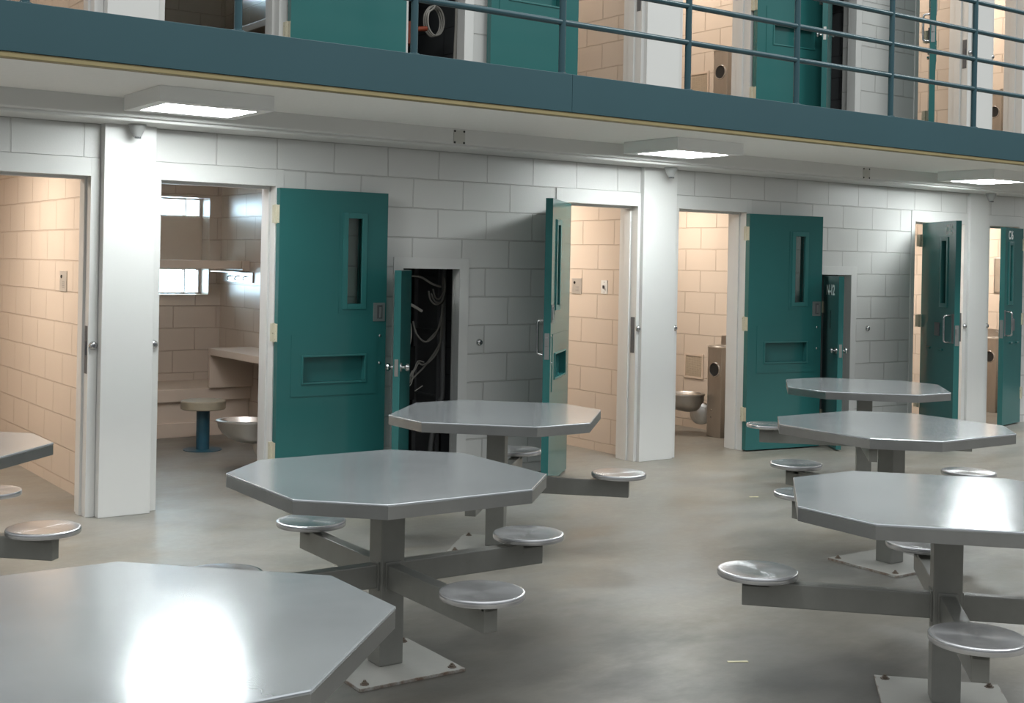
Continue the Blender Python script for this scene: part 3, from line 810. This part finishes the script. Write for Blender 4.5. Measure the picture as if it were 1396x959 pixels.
def toilet_unit():
    """stainless combination unit: narrow cabinet against a right wall (x=0), bowl turned 45 degrees off the far corner."""
    t = thing('toilet_unit', '', 'toilet')
    # cabinet footprint, chamfered far-left corner
    poly = [(-.30, .0), (0, 0), (0, .30), (-.17, .30), (-.30, .17)]
    mesh_obj('cabinet', prism(B(), poly, 0, .80, .006), M_steel, t)
    bm = B()
    # sink deck with basin rim on top
    top = [(-.305, -.005), (0, -.005), (0, .305), (-.172, .305), (-.305, .172)]
    prism(bm, top, .797, .812, .004)
    lathe(bm, [(.105, .812), (.112, .818), (.12, .812)], 28, (-.15, .14, 0)); lathe(bm, [(0, .8126), (.104, .8130)], 28, (-.15, .14, 0))
    s = mesh_obj('sink', bm, M_steel, t, True)
    mesh_obj('drain', lathe(B(), [(0, .8145), (.016, .8142), (.018, .8131)], 14, (-.15, .14, 0)), M_dark, s, True)
    bm = tube(B(), arc([(-.04, .14, .81), (-.04, .14, .86), (-.06, .14, .885), (-.09, .14, .88)], 4), .011, 10)
    mesh_obj('spout', bm, M_chrome, t, True)
    mesh_obj('backsplash', box(B(), -.008, -.0005, .12, .30, .812, .90, .002), M_steel, t)
    # paper holder: round hole with rolled rim in the left face
    MX = Matrix.Rotation(-PI / 2, 4, 'Y')
    h = mesh_obj('paper_recess', lathe(B(), [(0, .0012), (.058, .0012)], 28, (-.30, .085, .61), MX), M_black, t)
    mesh_obj('recess_rim', lathe(B(), [(.056, 0), (.058, .006), (.064, .006), (.068, 0)], 28, (-.30, .085, .61), MX), M_chrome, h, True)
    for z in (.18, .24): mesh_obj('push_screw', lathe(B(), [(0, .004), (.006, .003), (.008, 0)], 10, (-.30, .12, z), MX), M_chrome, t, True)
    # bowl: elongated shell of elliptical rings; local axis along 45 degrees
    bm = B(); n = 36
    d = Vector((-1, 1, 0)).normalized(); e = Vector((1, 1, 0)).normalized()
    base = Vector((-.235, .235, 0))
    rings = []
    prof = [(.375, 1, .205, .165, .230), (.372, 1, .212, .172, .232), (.362, 1, .213, .173, .232), (.352, 1, .202, .164, .230), (.32, 1, .198, .160, .226), (.28, 1, .180, .145, .216), (.245, 1, .150, .120, .200), (.222, 1, .108, .09, .180), (.208, 1, .06, .05, .165)]
    inner = [(.368, 1, .172, .135, .228), (.32, 1, .15, .115, .218), (.26, 1, .08, .06, .20)]
    seq = inner[::-1] + [(.376, 1, .18, .143, .230)] + prof
    for z, _, a, b, c in seq:
        rings.append([bm.verts.new(base + d * (c + a * math.cos(2 * PI * k / n)) + e * (b * math.sin(2 * PI * k / n)) + Vector((0, 0, z))) for k in range(n)])
    for r0, r1 in zip(rings, rings[1:]):
        for k in range(n): bm.faces.new((r0[k], r0[(k + 1) % n], r1[(k + 1) % n], r1[k]))
    bm.faces.new(rings[0]); bm.faces.new(rings[-1][::-1])
    mesh_obj('bowl', bm, M_steel, t, True)
    # trap housing curving from bowl to cabinet
    bm = B()
    MD = Matrix((( d.x, 0, e.x, 0), (d.y, 0, e.y, 0), (0, -1, 0, 0), (0, 0, 0, 1)))
    cc = base + d * .055 + Vector((0, 0, .195))
    lathe(bm, [(0, -.055), (.085, -.055), (.098, -.045), (.102, -.02), (.102, .02), (.098, .045), (.085, .055), (0, .055)], 32, cc, MD)
    lathe(bm, [(.062, -.0575), (.066, -.0575), (.066, -.053)], 28, cc, MD)
    mesh_obj('trap', bm, M_steel, t, True)
    return t
tu = toilet_unit()
tu.location = (8.303, .61, 0); tu['label'] = 'stainless steel toilet and sink cabinet with round paper hole, right of middle pilaster'; tu['group'] = 'steel toilet and sink units'
for x, y, z, lab in ((4.045, .61, 0, 'stainless steel toilet unit in first cell, only its bowl showing past right jamb'), (12.48, .61, 0, 'stainless steel toilet and sink unit behind the ajar door C16'),
                     (8.305, .61, DZ, 'stainless steel toilet and sink unit in upper cell, behind the railing'), (12.48, .61, DZ, 'stainless steel toilet unit in upper cell at far right end')):
    dup(tu, (x, y, z), 0, lab)

def grille(loc, lab):
    t = thing('vent_grille', lab, 'vent', loc, -PI / 2, 'tan vent grilles by the toilet units')
    bm = B(); w, h = .13, .118
    for a, b, c, d in ((-w, -w + .022, -h, h), (w - .022, w, -h, h), (-w + .022, w - .022, -h, -h + .022), (-w + .022, w - .022, h - .022, h)):
        box(bm, a, b, -.01, 0, c, d, .002)
    mesh_obj('frame', bm, M_tan, t)
    bm = B()
    for k in range(15):
        z = -h + .026 + k * .0118; box(bm, -w + .022, w - .022, -.006, 0, z, z + .006)
    for k in range(15):
        x = -w + .026 + k * .0142; box(bm, x, x + .005, -.0062, -.0002, -h + .022, h - .022)
    mesh_obj('mesh_screen', bm, M_grille, t)
    return t
grille((8.305, 1.272, .587), 'square tan vent grille on wall beside the lower steel toilet')
grille((8.305, 1.272, DZ + .587), 'square tan vent grille on wall of upper cell beside toilet unit')

def mirror(loc, lab):
    t = thing('wall_mirror', lab, 'mirror', loc, -PI / 2)
    mesh_obj('frame', box(B(), -.15, .15, -.012, 0, -.2, .2, .008, 3), M_steel, t, True)
    mesh_obj('glass', box(B(), -.135, .135, -.0145, -.012, -.185, .185, .001), M_mirror, t)
mirror((8.305, .665, 1.50), 'steel framed mirror above toilet unit, cut by the jamb')
mirror((12.48, .70, 1.50), 'steel framed mirror on tan wall behind ajar door C16')

# second cell: bunk, desk, shelf, hook rail, stool
bm = box(B(), 2.512, 4.498, 2.86, 3.598, .30, .41, .008)
bk = single('bunk', bm, M_tan, 'tan concrete bunk slab across back wall of first cell', 'bunk')
bk.parent = None
pl = mesh_obj('bunk_base', box(B(), 2.512, 4.498, 2.90, 3.598, 0, .30, .004), M_tan, bk)
mesh_obj('bunk_plinth', box(B(), 2.512, 4.498, 2.862, 2.90, 0, .12, .004), M_tan, bk)
def desk(z0, lab):
    t = thing('desk', lab, 'desk', (4.5, 2.2, z0))
    mesh_obj('desk_top', box(B(), -.40, -.002, -.695, .62, .695, .755, .006), M_tan, t)
    mesh_obj('side_panel', box(B(), -.40, -.002, .62, .665, .0, .755, .006), M_tan, t)
    return t
dk = desk(0, 'tan desk slab on right wall of first cell, with end panel')
dk2 = dup(dk, (4.5, 2.2, DZ), 0, 'tan desk slab in upper cell above the first cell')
for o in dk.children:
    if o.name.startswith('side_panel'):
        o.data = o.data.copy()
        for v in o.data.vertices:
            if v.co.z < .3: v.co.z += .412
t = thing('shelf', 'tan slab shelf crossing the window of first cell', 'shelf', (3.5, 3.2, 1.47))
mesh_obj('shelf_board', box(B(), -.98, .93, -.25, .1, -.035, .035, .005), M_tan, t)
mesh_obj('end_bracket', box(B(),   .93, .998, -.27, .1, -.052, .037, .005), M_tan, t)
t = thing('hook_rail', 'small steel shelf with clothes hooks on right wall of first cell', 'hook rail', (4.499, 2.90, 1.40), -PI / 2)
bm = box(B(), -.62, .05, -.012, 0, -.085, .01, .002); box(bm, -.62, .05, -.13, -.01, .004, .012, .002); mesh_obj('backplate', bm, M_steel, t)
for x in (-.42, -.25, -.07): mesh_obj('hook', tube(B(), arc([(x, -.012, -.03), (x, -.04, -.035), (x, -.05, -.055), (x, -.04, -.065)], 4), .005, 8), M_dark, t, True)
t = thing('stool', 'round grey stool on dark blue post in first cell', 'stool', (3.775, 2.13, 0))
mesh_obj('seat', lathe(B(), [(0, .325), (.168, .325), (.175, .332), (.175, .388), (.168, .395), (0, .395)], 40), M_stoolseat, t, True)
mesh_obj('post', lathe(B(), [(0, .326), (.052, .326), (.052, .006), (0, .006)], 28), M_bluepost, t, True)
mesh_obj('base_flange', lathe(B(), [(0, 0), (.15, 0), (.15, .005), (.054, .007), (0, .007)], 32), M_bluepost, t, True)

# scraps on the floor
def scrap(loc, rz, l, w, lab):
    bm = prism(B(), [(-l, -w), (-l * .2, -w * .6), (l, -w * .9), (l * .95, w), (0, w * .6), (-l * 1.05, w * .8)], 0, .003)
    single('paper_scrap', bm, M_paper, lab, 'paper scrap', 'paper scraps on the floor', loc, R(rz))
scrap((3.556,-3.953, 0), -30, .04, .007, 'pale paper scrap on floor left of the nearest right table')
scrap((6.182,-1.538, 0), -30, .03, .008, 'tiny pale paper scrap on floor, behind and left of the three right tables')

# ------------------------------------------------------------------ lights
WARM = (1.0, .90, .79)
def cell_lamp(x, y, z, e, col=WARM): lamp('cell_lamp_and_fill', (x, y, z), .6, col, e, (0, 0, 0), .3)
lamp('cell_lamp_and_fill', (3.2, .75, 2.37), .6, (.97, .97, 1.0), 24, (0, 0, 0), .3)  # fill light added to brighten the second cell, whose own lamp is off
for x, e in ((1.35, 58), (5.75, 42), (7.5, 34), (9.9, 46), (11.7, 50)): cell_lamp(x, 1.3, 2.37, e)
for x, e in ((1.35, 34), (5.75, 24), (7.5, 44), (9.9, 38), (11.7, 46)): cell_lamp(x, 1.3, DZ + 2.37, e)
for i, (x, y) in enumerate(((1.0, -4.2), (5.0, -4.2), (9.0, -4.2), (13.0, -4.2))):
    lamp('hall_fill_lamp', (x, y, 6.6), 1.6, (.96, 1.0, .98), 125, (0, 0, 0), .8)  # unseen fill lights added overhead for the hall's ambient light

w = bpy.data.worlds.new('World'); bpy.context.scene.world = w; w.use_nodes = True
bg = w.node_tree.nodes['Background']; bg.inputs[0].default_value = (.93, .97, 1, 1)
# the rest of the big hall: lit ceiling overhead, dim far walls at eye level
_t = nd(w.node_tree, 'ShaderNodeTexCoord'); _s = nd(w.node_tree, 'ShaderNodeSeparateXYZ')
w.node_tree.links.new(_t.outputs['Generated'], _s.inputs[0])
w.node_tree.links.new(rng(w.node_tree, _s.outputs[2], .12, 1.3, .02, .6), bg.inputs[1])

# ------------------------------------------------------------------ camera
f, ppx, ppy, yaw, pit, rol, D, H = 1700.2067, 702.8386, 360.7139, 35.5828, -0.0961, 1.1142, 7.3817, 1.5413
a, b, c = R(yaw), R(pit), R(rol)
fw = Vector((math.sin(a) * math.cos(b), math.cos(a) * math.cos(b), math.sin(b)))
r0 = Vector((math.cos(a), -math.sin(a), 0)); u0 = r0.cross(fw)
rr = math.cos(c) * r0 + math.sin(c) * u0; uu = -math.sin(c) * r0 + math.cos(c) * u0
cd = bpy.data.cameras.new('camera'); cam = bpy.data.objects.new('camera', cd); C.objects.link(cam)
cam.matrix_world = Matrix(((rr.x, uu.x, -fw.x, 0), (rr.y, uu.y, -fw.y, -D), (rr.z, uu.z, -fw.z, H), (0, 0, 0, 1)))
cd.sensor_fit = 'HORIZONTAL'; cd.sensor_width = 36; cd.lens = f / 1396 * 36
cd.shift_x = (698 - ppx) / 1396; cd.shift_y = (ppy - 479.5) / 1396
cd.clip_start = .05; cd.clip_end = 100
sc = bpy.context.scene
sc.camera = cam
sc.view_settings.view_transform = 'Standard'; sc.view_settings.look = 'None'
sc.view_settings.gamma = 1; sc.view_settings.use_curve_mapping = False; sc.view_settings.exposure = 0
sc.cycles.use_denoising = True
sc.cycles.max_bounces = 8; sc.cycles.diffuse_bounces = 4; sc.cycles.glossy_bounces = 4; sc.cycles.transparent_max_bounces = 8
sc.cycles.sample_clamp_indirect = 6
